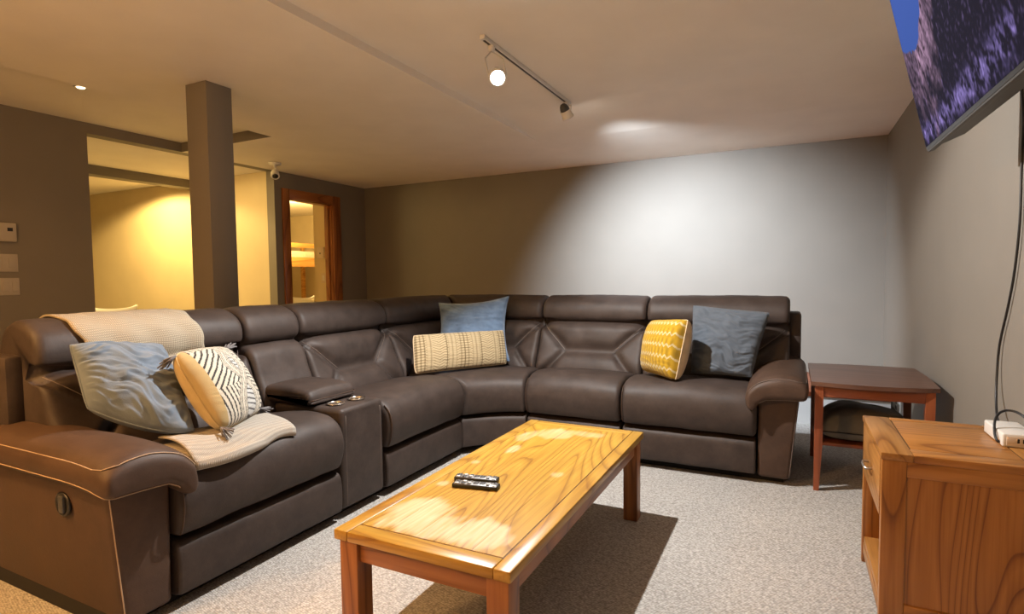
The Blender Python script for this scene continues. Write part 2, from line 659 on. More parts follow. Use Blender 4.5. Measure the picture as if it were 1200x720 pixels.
def prof_normals(P):
    nxt = np.roll(P, -1, 0)
    prv = np.roll(P, 1, 0)
    t = nxt - prv
    t /= np.maximum(np.linalg.norm(t, axis=1, keepdims=True), 1e-9)
    area = .5 * np.sum(P[:, 0] * nxt[:, 1] - nxt[:, 0] * P[:, 1])
    n = np.stack([-t[:, 1], t[:, 0]], 1)      # left of travel = inward for ccw
    return n if area > 0 else -n


def seg_dist(px, py, a, b):
    ax, ay = a
    bx, by = b
    dx, dy = bx - ax, by - ay
    t = ((px - ax) * dx + (py - ay) * dy) / (dx * dx + dy * dy + 1e-12)
    t = max(0, min(1, t))
    return math.hypot(px - ax - t * dx, py - ay - t * dy)


def stations(width, endr, n):
    us = []
    e = min(endr / width, .25)
    for k in range(5):
        us.append(e * (1 - math.cos(math.pi / 2 * k / 5)))
    for k in range(n + 1):
        us.append(e + (1 - 2 * e) * k / n)
    us += [1 - u for u in us[:5][::-1]]
    return us


def loft(name, T, P, w0, w1, endr, n, mat, parent, disp=None, crown=0, wob=.0025, seed=0):
    """sweep a closed (d,z) profile across the width; ends rounded; w0,w1 may depend on d"""
    nrm = prof_normals(P)
    wid = abs(w1(.5) - w0(.5))
    us = stations(wid, endr, n)
    V, F = [], []
    m = len(P)
    for u in us:
        e = min(u, 1 - u) * wid
        q = min(1, e / endr)
        k = endr * (1 - math.sqrt(max(0, 1 - (1 - q) ** 2)))
        for j in range(m):
            d = P[j, 0] + nrm[j, 0] * k
            z = P[j, 1] + nrm[j, 1] * k
            if crown:
                z += crown * (4 * u * (1 - u)) * max(0, -nrm[j, 1])
            if disp is not None:
                dd = disp(u, d, z, nrm[j], wid)
                d += nrm[j, 0] * dd
                z += nrm[j, 1] * dd
            a, b = w0(d), w1(d)
            p = Vector(T(a + u * (b - a), d, z))
            if wob:
                nz = noise.noise(p * 7 + Vector((seed, 0, 0))) + .5 * noise.noise(p * 17 + Vector((0, seed, 0)))
                s = wob * nz
                p2 = Vector(T(a + u * (b - a), d + nrm[j, 0] * s, z + nrm[j, 1] * s))
                p = p2
            V.append(p)
    for i in range(len(us) - 1):
        for j in range(m):
            l = (j + 1) % m
            F.append((i * m + j, i * m + l, (i + 1) * m + l, (i + 1) * m + j))
    F.append(tuple(range(m)))
    F.append(tuple((len(us) - 1) * m + j for j in range(m)))
    return mk(name, V, F, mat, parent, True, True)


BACK = catmull([(.47, .36), (.445, .42), (.435, .49), (.455, .56), (.487, .62), (.515, .68), (.535, .74), (.555, .79), (.59, .822),
                (.628, .838), (.606, .852), (.588, .88), (.588, .93), (.612, .98), (.665, 1.015), (.735, 1.032), (.80, 1.025),
                (.86, .985), (.90, .90), (.925, .75), (.94, .5), (.945, .15), (.80, .10), (.62, .12), (.52, .25)], 4)
SEAT = catmull([(.035, .262), (-.015, .275), (-.038, .33), (-.045, .40), (-.025, .468), (.03, .512), (.11, .528), (.24, .526), (.40, .505),
                (.54, .48), (.58, .42), (.56, .32), (.40, .265), (.2, .258)], 5)
FOOT = catmull([(.0, .050), (-.014, .068), (-.018, .12), (-.016, .19), (-.006, .228), (.02, .243), (.08, .245), (.12, .14), (.08, .047)], 3)


def lumbar(wa, wb):
    """horizontal crease with diagonal seams out to the corners, as fractions of the width"""
    def f(u, d, z, n, wid):
        if n[0] < .25 or z < .40 or z > .86 or d > .66:
            return 0.0
        x = u * wid
        A, B = (wa * wid, .648), (wb * wid, .648)
        D = min(seg_dist(x, z, A, B) / 1.5, seg_dist(x, z, A, (.01 * wid, .835)), seg_dist(x, z, B, (.99 * wid, .835)),
                seg_dist(x, z, A, (.05 * wid, .44)) * 1.3, seg_dist(x, z, B, (.95 * wid, .44)) * 1.3)
        g = .030 * math.exp(-(D / .022) ** 2) + .016 * math.exp(-(D / .06) ** 2)
        return g
    return f


def front_d(z):
    best = 9
    for j in range(len(BACK)):
        a, b = BACK[j], BACK[(j + 1) % len(BACK)]
        if (a[1] - z) * (b[1] - z) <= 0 and abs(a[1] - b[1]) > 1e-6:
            t = (z - a[1]) / (b[1] - a[1])
            best = min(best, a[0] + t * (b[0] - a[0]))
    return best


def const(v):
    return lambda d: v


def back(T, w0, w1, seed, pattern=(.27, .73), stitch=True, name='back_cushion'):
    f0 = w0 if callable(w0) else const(w0)
    f1 = w1 if callable(w1) else const(w1)
    o = loft(name, T, BACK, f0, f1, .034, 40, 'leather', SOFA, lumbar(*pattern) if pattern else None, .006, .003, seed)
    if stitch and pattern:
        lines = []
        for (ua, ub) in ((pattern[0], .03), (pattern[1], .97)):
            pts = []
            for k in range(11):
                t = k / 10
                u = ua + (ub - ua) * t
                z = .648 + (.828 - .648) * t
                d = front_d(z) + .012
                a, b = f0(d), f1(d)
                off = .013 if u < .5 else -.013
                pts.append(T(a + u * (b - a), d, z - .012))
            lines.append(pts)
        stitches('seam_stitching', lines, .0016, 'stitch_dark', o, 5)
    return o


back(TL, 1.09, 1.995, 1)
back(TL, 2.0, 2.368, 2, None, False, 'console_back')
back(TL, 2.373, 3.148, 3)
back(TL, 3.153, lambda d: FY + d - .003, 4, (.27, .75))
back(TR, lambda d: FX - d + .003, -1.745, 5, (.25, .73))
back(TR, -1.738, -.933, 6)
back(TR, -.927, -.012, 7)


def seat(T, w0, w1, seed):
    o = loft('seat_cushion', T, SEAT, const(w0), const(w1), .03, 26, 'leather', SOFA, None, .014, .004, seed)
    loft('footrest_panel', T, FOOT, const(w0 + .004), const(w1 - .004), .012, 12, 'leather', SOFA, None, 0, .0015, seed)
    e = [T(w0 + .012, p[0] - .002, p[1]) for p in SEAT if p[0] < .03 and .27 < p[1] < .5]
    tubes('edge_piping', [e], .0028, 'leather_pad', o, 5)
    return o


seat(TL, 1.215, 2.040, 11)
seat(TL, 2.370, 3.150, 12)
seat(TR, -1.600, -.952, 13)
seat(TR, -.946, -.170, 14)

# corner wedge seat: same profile swept between the two runs
nW = 30


def wedge_FB(u):
    a = Vector((FX, 3.156))
    b = Vector((-1.606, FY))
    mid = (a + b) / 2 + Vector((-.05, .055))
    F_ = a * (1 - u) ** 2 + mid * 2 * u * (1 - u) + b * u ** 2
    if u < .5:
        B_ = Vector((FX - .56, 3.156)).lerp(Vector((FX - .56, FY + .56)), u * 2)
    else:
        B_ = Vector((FX - .56, FY + .56)).lerp(Vector((-1.72, FY + .56)), (u - .5) * 2)
    return F_, B_


def wedge_loft(name, P, parent, endr, wob, mat='leather'):
    nrm = prof_normals(P)
    us = stations(.6, endr, nW)
    V, F = [], []
    m = len(P)
    for u in us:
        e = min(u, 1 - u) * .6
        q = min(1, e / endr)
        k = endr * (1 - math.sqrt(max(0, 1 - (1 - q) ** 2)))
        F_, B_ = wedge_FB(u)
        for j in range(m):
            d = P[j, 0] + nrm[j, 0] * k
            z = P[j, 1] + nrm[j, 1] * k
            p = F_ + (B_ - F_) * (d / .56) if d > 0 else F_ + (B_ - F_).normalized() * d
            V.append((p.x, p.y, z + wob * noise.noise(Vector((p.x * 6, p.y * 6, z * 6)))))
    for i in range(len(us) - 1):
        for j in range(m):
            l = (j + 1) % m
            F.append((i * m + j, i * m + l, (i + 1) * m + l, (i + 1) * m + j))
    F.append(tuple(range(m)))
    F.append(tuple((len(us) - 1) * m + j for j in range(m)))
    return mk(name, V, F, mat, parent, True, True)


wedge_loft('corner_seat_cushion', SEAT, SOFA, .03, .005)
wedge_loft('corner_base_panel', FOOT, SOFA, .012, .001)

# hidden frame and plinth
boxes('base_frame', [((FX - .9, 1.04, .0), (FX - .07, 3.15, .25)), ((-1.6, FY + .07, .0), (-.03, FY + .9, .25)),
                     ((FX - .9, 3.15, .0), (FX - .12, FY + .9, .25)), ((FX - .2, FY + .1, .0), (-1.6, FY + .9, .25))], 'void', SOFA)
boxes('back_frame', [((FX - .95, 1.035, .45), (FX - .70, 1.11, .90))], 'leather', SOFA, .02)
boxes('back_frame', [((-.03, FY + .70, .45), (.055, FY + .95, .925))], 'leather', SOFA, .02)

# console with lid and cup holders
con = box('console', (FX - .75, 2.047, .045), (FX + .006, 2.364, .545), 'leather', SOFA, .026, 5)
LIDP = catmull([(.185, .552), (.17, .575), (.178, .602), (.21, .622), (.34, .632), (.50, .626), (.56, .60), (.57, .56), (.40, .55)], 5)
lid = loft('console_lid', TL, LIDP, const(2.02), const(2.345), .028, 14, 'leather', con, None, .008, .002, 21)
tubes('lid_piping', [[TL(2.03 + .305 * k / 12, .168, .576) for k in range(13)]], .003, 'leather_pad', con, 5)
for (cx, cy_) in ((-2.072, 2.135), (-2.055, 2.270)):
    v, f = lathe([(.044, .002), (.047, .007), (.044, .010), (.038, .008), (.036, .001), (.036, -.02), (.030, -.025)], 28, (cx, cy_, .545))
    mk('cup_holder', v, f, 'chrome', con, True, True)
stitches('console_stitching', [[(FX + .0065, 2.078, z) for z in np.linspace(.06, .51, 12)], [(FX + .0065, 2.333, z) for z in np.linspace(.06, .51, 12)]],
      .0014, 'stitch_dark', con, 5)

# arms: o is the outward distance from the seat side
ARMC = [(-.050, .452), (-.066, .495), (-.050, .56), (.005, .612), (.08, .640), (.15, .643), (.21, .628), (.246, .592), (.250, .548), (.226, .512),
        (.12, .503), (.03, .494), (.0, .462), (-.022, .442)]
ARM = catmull(ARMC, 5)
MED = [(-.038, .47), (-.030, .53), (.0, .558), (.10, .572), (.19, .571), (.225, .566)]


def medial(o_, z):
    best = None
    for a, b in zip(MED, MED[1:]):
        dx, dz = b[0] - a[0], b[1] - a[1]
        t = max(0, min(1, ((o_ - a[0]) * dx + (z - a[1]) * dz) / (dx * dx + dz * dz)))
        p = (a[0] + t * dx, a[1] + t * dz)
        q = (p[0] - o_) ** 2 + (p[1] - z) ** 2
        if best is None or q < best[0]:
            best = (q, p)
    return best[1]


def arm(T, inner, sgn, dback, thread):
    V, F = [], []
    m = len(ARM)
    med = [medial(*p) for p in ARM]
    NOSE = .085

    def dip(d):
        return -.022 * max(0, 1 - (d + NOSE) / .25) ** 2
    ds = []
    for k in range(12):
        a = math.pi / 2 * (1 - k / 12)
        ds.append((-NOSE * math.sin(a) ** .75, max(.03, math.cos(a) ** .62)))
    for k in range(0, 25):
        ds.append((dback * k / 24, 1))
    ds.append((dback + .02, .8))
    for (d, sc_) in ds:
        for j in range(m):
            o_ = med[j][0] + (ARM[j, 0] - med[j][0]) * sc_
            z = med[j][1] + (ARM[j, 1] - med[j][1]) * sc_ + dip(d)
            z += .005 * noise.noise(Vector((d * 5 + sgn, o_ * 6, z * 6)))
            V.append(T(inner + sgn * o_, d, z))
    for i in range(len(ds) - 1):
        for j in range(m):
            l = (j + 1) % m
            F.append((i * m + j, i * m + l, (i + 1) * m + l, (i + 1) * m + j))
    F.append(tuple(range(m)))
    F.append(tuple((len(ds) - 1) * m + j for j in range(m)))
    # body: tapered, leaning outwards to the top
    bm_ = bmesh.new()
    pts = []
    for z, o0, o1, d0, d1 in ((.035, 0.0, .165, .004, .95), (.535, 0.0, .212, -.012, .955)):
        for (o_, d) in ((o0, d0), (o1, d0), (o1, d1), (o0, d1)):
            pts.append(bm_.verts.new(T(inner + sgn * o_, d, z)))
    for q in ((0, 1, 2, 3), (4, 5, 6, 7), (0, 1, 5, 4), (1, 2, 6, 5), (2, 3, 7, 6), (3, 0, 4, 7)):
        bm_.faces.new([pts[i] for i in q])
    bmesh.ops.bevel(bm_, geom=list(bm_.edges), offset=.022, segments=4, affect='EDGES', profile=.5)
    body = fin('armrest', bm_, 'leather_pad', SOFA, True, True)
    pad = mk('arm_pad', V, F, 'leather_pad', body, True, True)
    # two stitched lines run along the outer side and wrap round the nose
    lines = []
    for (j0, j1, qf) in ((34, 9, .80), (42, 57, .80)):
        pts = []
        for d in np.linspace(dback, .02, 16):
            pts.append(T(inner + sgn * (med[j0][0] + (ARM[j0, 0] - med[j0][0]) * 1.025), d, ARM[j0, 1] + dip(d)))
        st = -1 if j1 < j0 else 1
        js = list(range(j0, j1 + st, st))
        for i, j in enumerate(js):
            q = 1 + (qf - 1) * min(1, i / 5)
            a = math.acos(min(1, q) ** (1 / .62))
            d = -NOSE * math.sin(a) ** .75 - .0015 * min(1, i / 3)
            q *= 1.025
            pts.append(T(inner + sgn * (med[j][0] + (ARM[j, 0] - med[j][0]) * q), d, med[j][1] + (ARM[j, 1] - med[j][1]) * q + dip(d)))
        lines.append(pts)
    stitches('pad_stitching', lines, .0019, thread, body)
    tubes('side_stitching', [[T(inner + sgn * (.165 + .047 * t - .006), .004 - .016 * t, .02 + .515 * t) for t in np.linspace(.06, .95, 14)]],
          .002, thread, body, 5)
    return body


armL = arm(TL, 1.207, -1, .74, 'stitch')
armR = arm(TR, -.165, 1, .74, 'stitch_dark')
# recliner pull on the outer side of the near arm
pull = []
mt = Matrix(((1, 0, 0), (0, 0, 1), (0, 1, 0)))
v, f = lathe([(.030, 0), (.046, .001), (.047, .007), (.040, .010), (.034, .006), (.0301, .004)], 28)
vv = []
for p in v:
    vv.append((-2.215 + p.x * 1.0, 1.004 - p.z, .425 + p.y * .9))
hd = mk('recliner_handle', vv, f, 'black', armL, True, True)
box('handle_lever', (-2.232, .990, .395), (-2.200, 1.004, .455), 'dark_grey', hd, .005)
# side stitching on the near back cushion
tubes('side_stitching', [[TL(1.088 + .018, d, z) for d, z in ((.62, .50), (.635, .60), (.66, .70), (.675, .80), (.665, .88), (.68, .95), (.72, .99))]],
      .002, 'stitch', SOFA, 5)


# ------------------------------------------------------------------ pillows
def pillow(name, label, TLc, TRc, BRc, BLc, T, n=44, pinch=.05, wrinkle=.006, seed=0, mats=('blue', 'blue'), colour=None, power=.42, sag=0.0, corner=.04):
    TLc, TRc, BRc, BLc = [Vector(p) for p in (TLc, TRc, BRc, BLc)]
    c = (TLc + TRc + BRc + BLc) / 4
    nrm = (TRc - BLc).cross(TLc - BRc).normalized()     # checked against the camera below
    if nrm.dot(Vector((0, 0, CAM_H)) - c) < 0:
        nrm = -nrm
    root = thing(name, label, 'cushion', (c.x, c.y, min(BRc.z, BLc.z)))
    V, F, FM = [], [], []
    cols = []

    def pos(s, t):
        # pinch: straight sides bow inwards, corners stay
        s2 = s * (1 - pinch * (1 - t * t))
        t2 = t * (1 - (pinch if t > 0 else -sag if sag else pinch) * (1 - s * s))
        cr = 1 - corner * (s * t) ** 4
        s2, t2 = s2 * cr, t2 * cr
        u, v_ = (s2 + 1) / 2, (t2 + 1) / 2
        return BLc.lerp(BRc, u).lerp(TLc.lerp(TRc, u), v_)
    g = [math.sin(math.pi / 2 * (2 * i / n - 1)) * .55 + (2 * i / n - 1) * .45 for i in range(n + 1)]
    for sidei, sg in ((0, 1), (1, -1)):
        base = len(V)
        for i in range(n + 1):
            for j in range(n + 1):
                s, t = g[j], g[i]
                th = T * (max(0, (1 - s * s) * (1 - t * t))) ** power
                p = pos(s, t)
                q = Vector((s * 1.1 + seed, t * 4.2 + s * .9 + 1.2 * noise.noise(Vector((s * 1.5, t * 1.5, seed))), seed * .7))
                wr = wrinkle * (.35 - abs(noise.noise(q)) * 1.3 - .5 * abs(noise.noise(q * 2.1 + Vector((3, 1, 0)))) + .25 * noise.noise(q * 5)) * min(1, th / T * 1.6)
                V.append(p + nrm * (sg * (th + (wr if sg > 0 else 0))))
                if colour:
                    cols.append(colour(s, t) if sg > 0 else colour(None, None))
        for i in range(n):
            for j in range(n):
                a = base + i * (n + 1) + j
                F.append((a, a + 1, a + n + 2, a + n + 1))
                FM.append(sidei)
    me_o = mk('cushion_cover', V, F, mats[0], root, True, True, list(mats), FM, recalc=False)
    bm_ = bmesh.new()
    bm_.from_mesh(me_o.data)
    if colour:
        pass
    bmesh.ops.recalc_face_normals(bm_, faces=bm_.faces)
    bm_.to_mesh(me_o.data)
    bm_.free()
    if colour:
        ca = me_o.data.color_attributes.new('pattern', 'FLOAT_COLOR', 'POINT')
        ca.data.foreach_set('color', np.array([(*cc, 1) for cc in cols], dtype=np.float32).ravel())
    root_edge = []
    for k in range(40):
        root_edge.append(pos(-1 + 2 * k / 40, 1))
    for k in range(40):
        root_edge.append(pos(1, 1 - 2 * k / 40))
    for k in range(40):
        root_edge.append(pos(1 - 2 * k / 40, -1))
    for k in range(40):
        root_edge.append(pos(-1, -1 + 2 * k / 40))
    v_, f_ = tube(root_edge, .0035, 6, True)
    mk('edge_seam', v_, f_, mats[1], root, True, True)
    return root, (TLc, TRc, BRc, BLc), nrm


pillow('cushion', 'slate blue linen cushion leaning by the near armrest', (-2.42, 1.135, .950), (-2.48, 1.525, .905), (-2.08, 1.395, .588), (-2.31, 1.13, .715),
       .085, 90, .04, .022, 3, ('blue', 'blue'), sag=.16)


def white_pattern(s, t):
    if s is None:
        return (.46, .35, .17)
    cream = (.58, .53, .43)
    dark = (.035, .033, .034)
    x, y = s, t
    if x < -.80:
        return (.46, .35, .17)
    # winding cream bands; hatched fields of differing direction between them
    c1 = .30 * math.sin(y * 3.0 + .6) + .05
    c2 = -.30 * math.sin(y * 3.0 + .6) + .18
    for cc in (c1, c2):
        dd = abs(x - cc)
        if dd < .16:
            k = dd / .16
            return dark if (.22 < k < .34 or .52 < k < .64 or .84 < k < .98) else cream
    if min(c1, c2) < x < max(c1, c2):
        ph = (y * 9 + (x - .1) * 2) % 1
        return dark if ph < .30 else (.50, .50, .48)
    if x < min(c1, c2):
        ph = (x * 5.5 - y * 6.5) % 1 if math.sin(y * 3.0 + .6) > 0 else (x * 9 + y * 1.5) % 1
    else:
        ph = (y * 9.5 + x * 1.5) % 1
    return dark if ph < .36 else cream


wp, wc, wn = pillow('tasselled_cushion', 'cream cushion with black line pattern and corner tassels', (-2.18, 1.365, .900), (-2.36, 1.73, .872),
                    (-2.14, 1.752, .585), (-2.00, 1.440, .583), .095, 150, .02, .004, 9, ('pattern', 'cream_back'), white_pattern, corner=.12)
wmid = (wc[0] + wc[1] + wc[2] + wc[3]) / 4
wc = [wmid + (p - wmid) * .90 for p in wc]
for c_, d_ in zip(wc, ((-.35, -.5, -.45), (0, .5, .2), (.3, .8, -.3), (.5, -.05, -.16))):
    d_ = Vector(d_).normalized()
    lines = []
    for k in range(16):
        jit = Vector((random.uniform(-1, 1), random.uniform(-1, 1), random.uniform(-1, 1))) * .016
        lines.append([c_ - d_ * .004, c_ + d_ * .02 + jit * .5, c_ + d_ * .048 + jit * 1.2 + Vector((0, 0, -.004))])
    ts = tubes('tassel', lines, .0026, 'tassel', wp, 4)
    ts['kind'] = 'stuff'

pillow('cushion', 'denim blue velvet cushion standing in the sofa corner', (-2.50, 3.72, .985), (-1.95, 3.86, 1.035), (-1.92, 3.80, .545), (-2.38, 3.47, .545),
       .085, 70, .13, .014, 14, ('denim', 'denim'), corner=0)


def lumbar_pattern(s, t):
    if s is None:
        return (.50, .40, .25)
    base = np.array((.40, .32, .19))
    dk = np.array((.11, .075, .035))
    x = abs(s)
    if x > .80 or x < .14 or .36 < x < .42:
        a = abs(math.sin(s * 42)) * abs(math.sin(t * 22))
        k = min(1, a * 1.8)
    elif .18 < x < .34 or .66 < x < .78:
        a = abs(math.sin(s * 36))
        k = .35 + .65 * min(1, a * 1.3) * (.6 + .4 * abs(math.sin(t * 26)))
    else:
        xm = abs(x - .53)
        ph = (t * 7.5 - xm * 9) % 1
        k = .25 if ph < .28 else 1
    return tuple(dk + (base - dk) * k)


pillow('lumbar_cushion', 'long beige woven lumbar cushion with raised stripes', (-2.33, 3.135, .790), (-1.935, 3.745, .785), (-1.865, 3.66, .545), (-2.245, 3.035, .545),
       .06, 130, .02, .004, 21, ('pattern', 'mustard_back'), lumbar_pattern, .34)


def mustard_pattern(s, t):
    if s is None:
        return (.60, .47, .30)
    y = np.array((.50, .30, .018))
    wht = np.array((.66, .54, .28))
    row = (t * 2.6 + .3) % 1
    zz = abs(((s * 6.5) % 1) - .5)
    k = 1 if abs(row - .30 - zz * .55) < .085 else 0
    sh = .80 + .2 * math.sin(s * 40) * math.sin(t * 9)
    c_ = (y * (1 - k) + wht * k) * sh
    return tuple(c_)


pillow('cushion', 'mustard yellow cushion with white zigzag tufting', (-.83, 3.80, .882), (-.560, 3.52, .915), (-.622, 3.46, .545), (-.874, 3.72, .545),
       .115, 120, .03, .004, 31, ('pattern', 'mustard_back'), mustard_pattern, .32)
pillow('cushion', 'dark slate linen cushion leaning by the far armrest', (-.598, 3.90, .985), (-.118, 3.86, .945), (-.215, 3.69, .552), (-.575, 3.70, .552),
       .085, 90, .05, .024, 44, ('navy', 'navy'))

# ------------------------------------------------------------------ throws


def sheet(name, rows, mat, th, parent=None, loc=None):
    """rows: list of lists of points -> thick sheet with UVs"""
    nr, nc = len(rows), len(rows[0])
    V, F, UV = [], [], []
    for r_ in rows:
        for p in r_:
            V.append(Vector(p))
    for i in range(nr - 1):
        for j in range(nc - 1):
            a = i * nc + j
            F.append((a, a + 1, a + nc + 1, a + nc))
    c = loc or (sum((v for v in V), Vector()) / len(V))
    me = bpy.data.meshes.new(name)
    me.from_pydata([tuple(v - Vector(c)) for v in V], [], F)
    uv = me.uv_layers.new(name='UVMap')
    for li, lp in enumerate(me.loops):
        i, j = divmod(lp.vertex_index, nc)
        uv.data[li].uv = (j / (nc - 1), i / (nr - 1))
    me.materials.append(MAT[mat])
    me.polygons.foreach_set('use_smooth', [True] * len(me.polygons))
    o = link(name, me, parent)
    o.location = c
    md = o.modifiers.new('thickness', 'SOLIDIFY')
    md.thickness = th
    md.offset = 1
    return o


# draped over the near back: follow the profile from mid front over the top and down behind
Pn = prof_normals(BACK)
i0 = min(range(len(BACK)), key=lambda j: abs(BACK[j, 1] - .70) + (9 if BACK[j, 0] > .6 else 0))
i1 = min(range(len(BACK)), key=lambda j: abs(BACK[j, 1] - .72) + (9 if BACK[j, 0] < .8 else 0))
path = [(BACK[j, 0] - Pn[j, 0] * .007, BACK[j, 1] - Pn[j, 1] * .007) for j in range(i0, i1 + 1)]
path = [p for p in path if not (p[0] > .60 and p[1] < .865 and p[0] < .66)]
rows = []
for k, (d, z) in enumerate(path):
    t = k / (len(path) - 1)
    sh = .14 * (1 - t) ** 1.3
    rows.append([TL(1.175 + sh + .50 * u + .006 * math.sin(k * .7), d - .004 * math.sin(u * 21), z + .003 * math.sin(u * 17 + k)) for u in np.linspace(0, 1, 30)])
tag(sheet('throw_blanket', rows, 'throw_knit', .008), 'oatmeal knitted throw draped over the near sofa back', 'blanket')

# folded throw on the near seat


def seat_top(d):
    best = -9
    for j in range(len(SEAT)):
        a, b = SEAT[j], SEAT[(j + 1) % len(SEAT)]
        if (a[0] - d) * (b[0] - d) <= 0 and abs(a[0] - b[0]) > 1e-6:
            t = (d - a[0]) / (b[0] - a[0])
            best = max(best, a[1] + t * (b[1] - a[1]))
    return best


fold = []
A_, B_, C_, D_ = Vector((-2.17, 1.30)), Vector((-2.10, 1.74)), Vector((-1.925, 1.755)), Vector((-1.935, 1.285))
nf = 30
prof2 = [(t, .018) for t in np.linspace(0, 1, 24)] + [(1.02, .022), (1.028, .032), (1.02, .042), (1.0, .046)] + [(t, .046) for t in np.linspace(.97, .0, 24)]
for (t, hgt) in prof2:
    r_ = []
    for u in np.linspace(0, 1, nf):
        P1 = A_.lerp(B_, u)
        P2 = D_.lerp(C_, u) + Vector((.028 * math.sin(u * 5.5), 0))
        p = P1.lerp(P2, t)
        d = FX - p.x
        z = seat_top(max(-.02, min(.5, d))) + hgt + .004 + .004 * math.sin(u * 9 + t * 4) * (1 if hgt > .03 else .3)
        r_.append((p.x, p.y, z))
    fold.append(r_)
tag(sheet('folded_throw', fold, 'throw_seat', .006), 'cream folded throw lying on the near sofa seat', 'blanket')

# ------------------------------------------------------------------ coffee table
CT = thing('coffee_table', 'long low oak coffee table with worn inlaid top', 'table', (-.942, 1.98, 0))
x0, x1, y0, y1, zt = -1.244, -.640, 1.258, 2.708, .42
ix0, ix1, iy0, iy1 = -1.190, -.694, 1.322, 2.640
box('side_rail', (x0, y0, zt - .032), (ix0 - .002, y1, zt), 'oak_rail', CT, .005)
box('side_rail', (ix1 + .002, y0, zt - .032), (x1, y1, zt), 'oak_rail', CT, .005)
box('end_rail', (ix0 - .002, y0, zt - .032), (ix1 + .002, iy0 - .002, zt), 'oak_end', CT, .005)
box('end_rail', (ix0 - .002, iy1 + .002, zt - .032), (ix1 + .002, y1, zt), 'oak_end', CT, .005)
box('inlay_line', (ix0 - .003, iy0 - .003, zt - .03), (ix1 + .003, iy1 + .003, zt - .0022), 'inlay', CT, 0)
# five boards make the inner panel; worn patches are stored per vertex
nb = 5
bw = (ix1 - ix0) / nb


def wear(x, y):
    tot = 0
    for (cx, cy_, rx, ry, s) in ((-1.08, 1.46, .11, .16, .95), (-.84, 1.42, .13, .10, 1.0), (-.98, 1.40, .12, .09, .8), (-1.15, 1.72, .025, .03, .55), (-1.16, 1.98, .02, .025, .5),
                                 (-1.10, 2.20, .028, .06, .6), (-1.02, 2.50, .10, .10, .55), (-.88, 2.56, .12, .05, .45), (-.80, 1.98, .03, .03, .4),
                                 (-1.13, 2.42, .05, .10, .5)):
        q = ((x - cx) / rx) ** 2 + ((y - cy_) / ry) ** 2
        nz = .5 * noise.noise(Vector((x * 16, y * 9, 1))) + .35 * noise.noise(Vector((x * 60, y * 14, 3)))
        tot = max(tot, s * max(0, min(1, (1.05 - q + nz * 1.1) * 1.6)))
    st = .5 + .5 * noise.noise(Vector((x * 120, y * 8, 5)))
    return min(1, tot * (.25 + .95 * st))


for k in range(nb):
    a, b = ix0 + k * bw + .0004, ix0 + (k + 1) * bw - .0004
    nx, ny = 22, 110
    V, F = [], []
    for i in range(ny + 1):
        for j in range(nx + 1):
            V.append((a + (b - a) * j / nx, iy0 + (iy1 - iy0) * i / ny, zt - .0005))
    for i in range(ny):
        for j in range(nx):
            q = i * (nx + 1) + j
            F.append((q, q + 1, q + nx + 2, q + nx + 1))
    wts = [wear(v[0], v[1]) for v in V]
    nv = len(V)
    for (px, py) in ((a, iy0), (b, iy0), (b, iy1), (a, iy1)):
        V.append((px, py, zt - .02))
        wts.append(0)
    lo = list(range(nx + 1))
    F.append((nv, nv + 1, nv + 2, nv + 3))
    F.append(tuple([nv + 1, nv] + lo))
    F.append(tuple([nv + 3, nv + 2] + [ny * (nx + 1) + j for j in range(nx, -1, -1)]))
    F.append(tuple([nv, nv + 3] + [i * (nx + 1) for i in range(ny, -1, -1)]))
    F.append(tuple([nv + 2, nv + 1] + [i * (nx + 1) + nx for i in range(ny + 1)]))
    o = mk('board', V, F, 'oak_top', CT, False, True)
    at = o.data.attributes.new('wear', 'FLOAT', 'POINT')
    at.data.foreach_set('value', wts)
for (lx, ly) in ((x0 + .012, y0 + .012), (x1 - .012 - .068, y0 + .012), (x0 + .012, y1 - .012 - .068), (x1 - .012 - .068, y1 - .012 - .068)):
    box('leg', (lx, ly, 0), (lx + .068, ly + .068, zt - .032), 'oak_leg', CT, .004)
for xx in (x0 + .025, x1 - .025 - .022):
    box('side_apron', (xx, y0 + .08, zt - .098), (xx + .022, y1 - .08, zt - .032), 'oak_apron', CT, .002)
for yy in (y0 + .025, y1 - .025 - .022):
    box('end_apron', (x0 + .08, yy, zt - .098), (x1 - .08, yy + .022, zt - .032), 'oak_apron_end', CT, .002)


# remotes
def remote(label, cx, cy_, ang, L, Wd):
    t = thing('remote_control', label, 'remote', (cx, cy_, zt), ang, 'remote controls on the coffee table')
    bm_ = bmesh.new()
    add_box(bm_, (-L / 2, -Wd / 2, .0), (L / 2, Wd / 2, .015), .004, 3)
    fin('remote_body', bm_, 'black', t, True)
    box('face_plate', (-L / 2 + .006, -Wd / 2 + .005, .0145), (L / 2 - .006, Wd / 2 - .005, .0158), 'steel', t, .0004, world=False)
    bx = -L / 2 + .016
    rows_ = 7
    for i in range(rows_):
        for j in range(3):
            if i in (3, 4) and j != 1:
                continue
            sx, sy = (.0065, .005) if not (i in (3, 4)) else (.009, .012)
            px, py = bx + i * (L - .03) / (rows_ - 1), (j - 1) * Wd * .27
            box('button', (px - sx, py - sy, .0155), (px + sx, py + sy, .0178), 'dark_grey' if (i + j) % 3 else 'plastic', t, .001, world=False)
    return t


remote('slim dark remote control on the coffee table, farther from viewer', -1.050, 1.795, .20, .168, .042)
remote('slim dark remote control on the coffee table, nearer to viewer', -1.018, 1.735, .20, .172, .044)

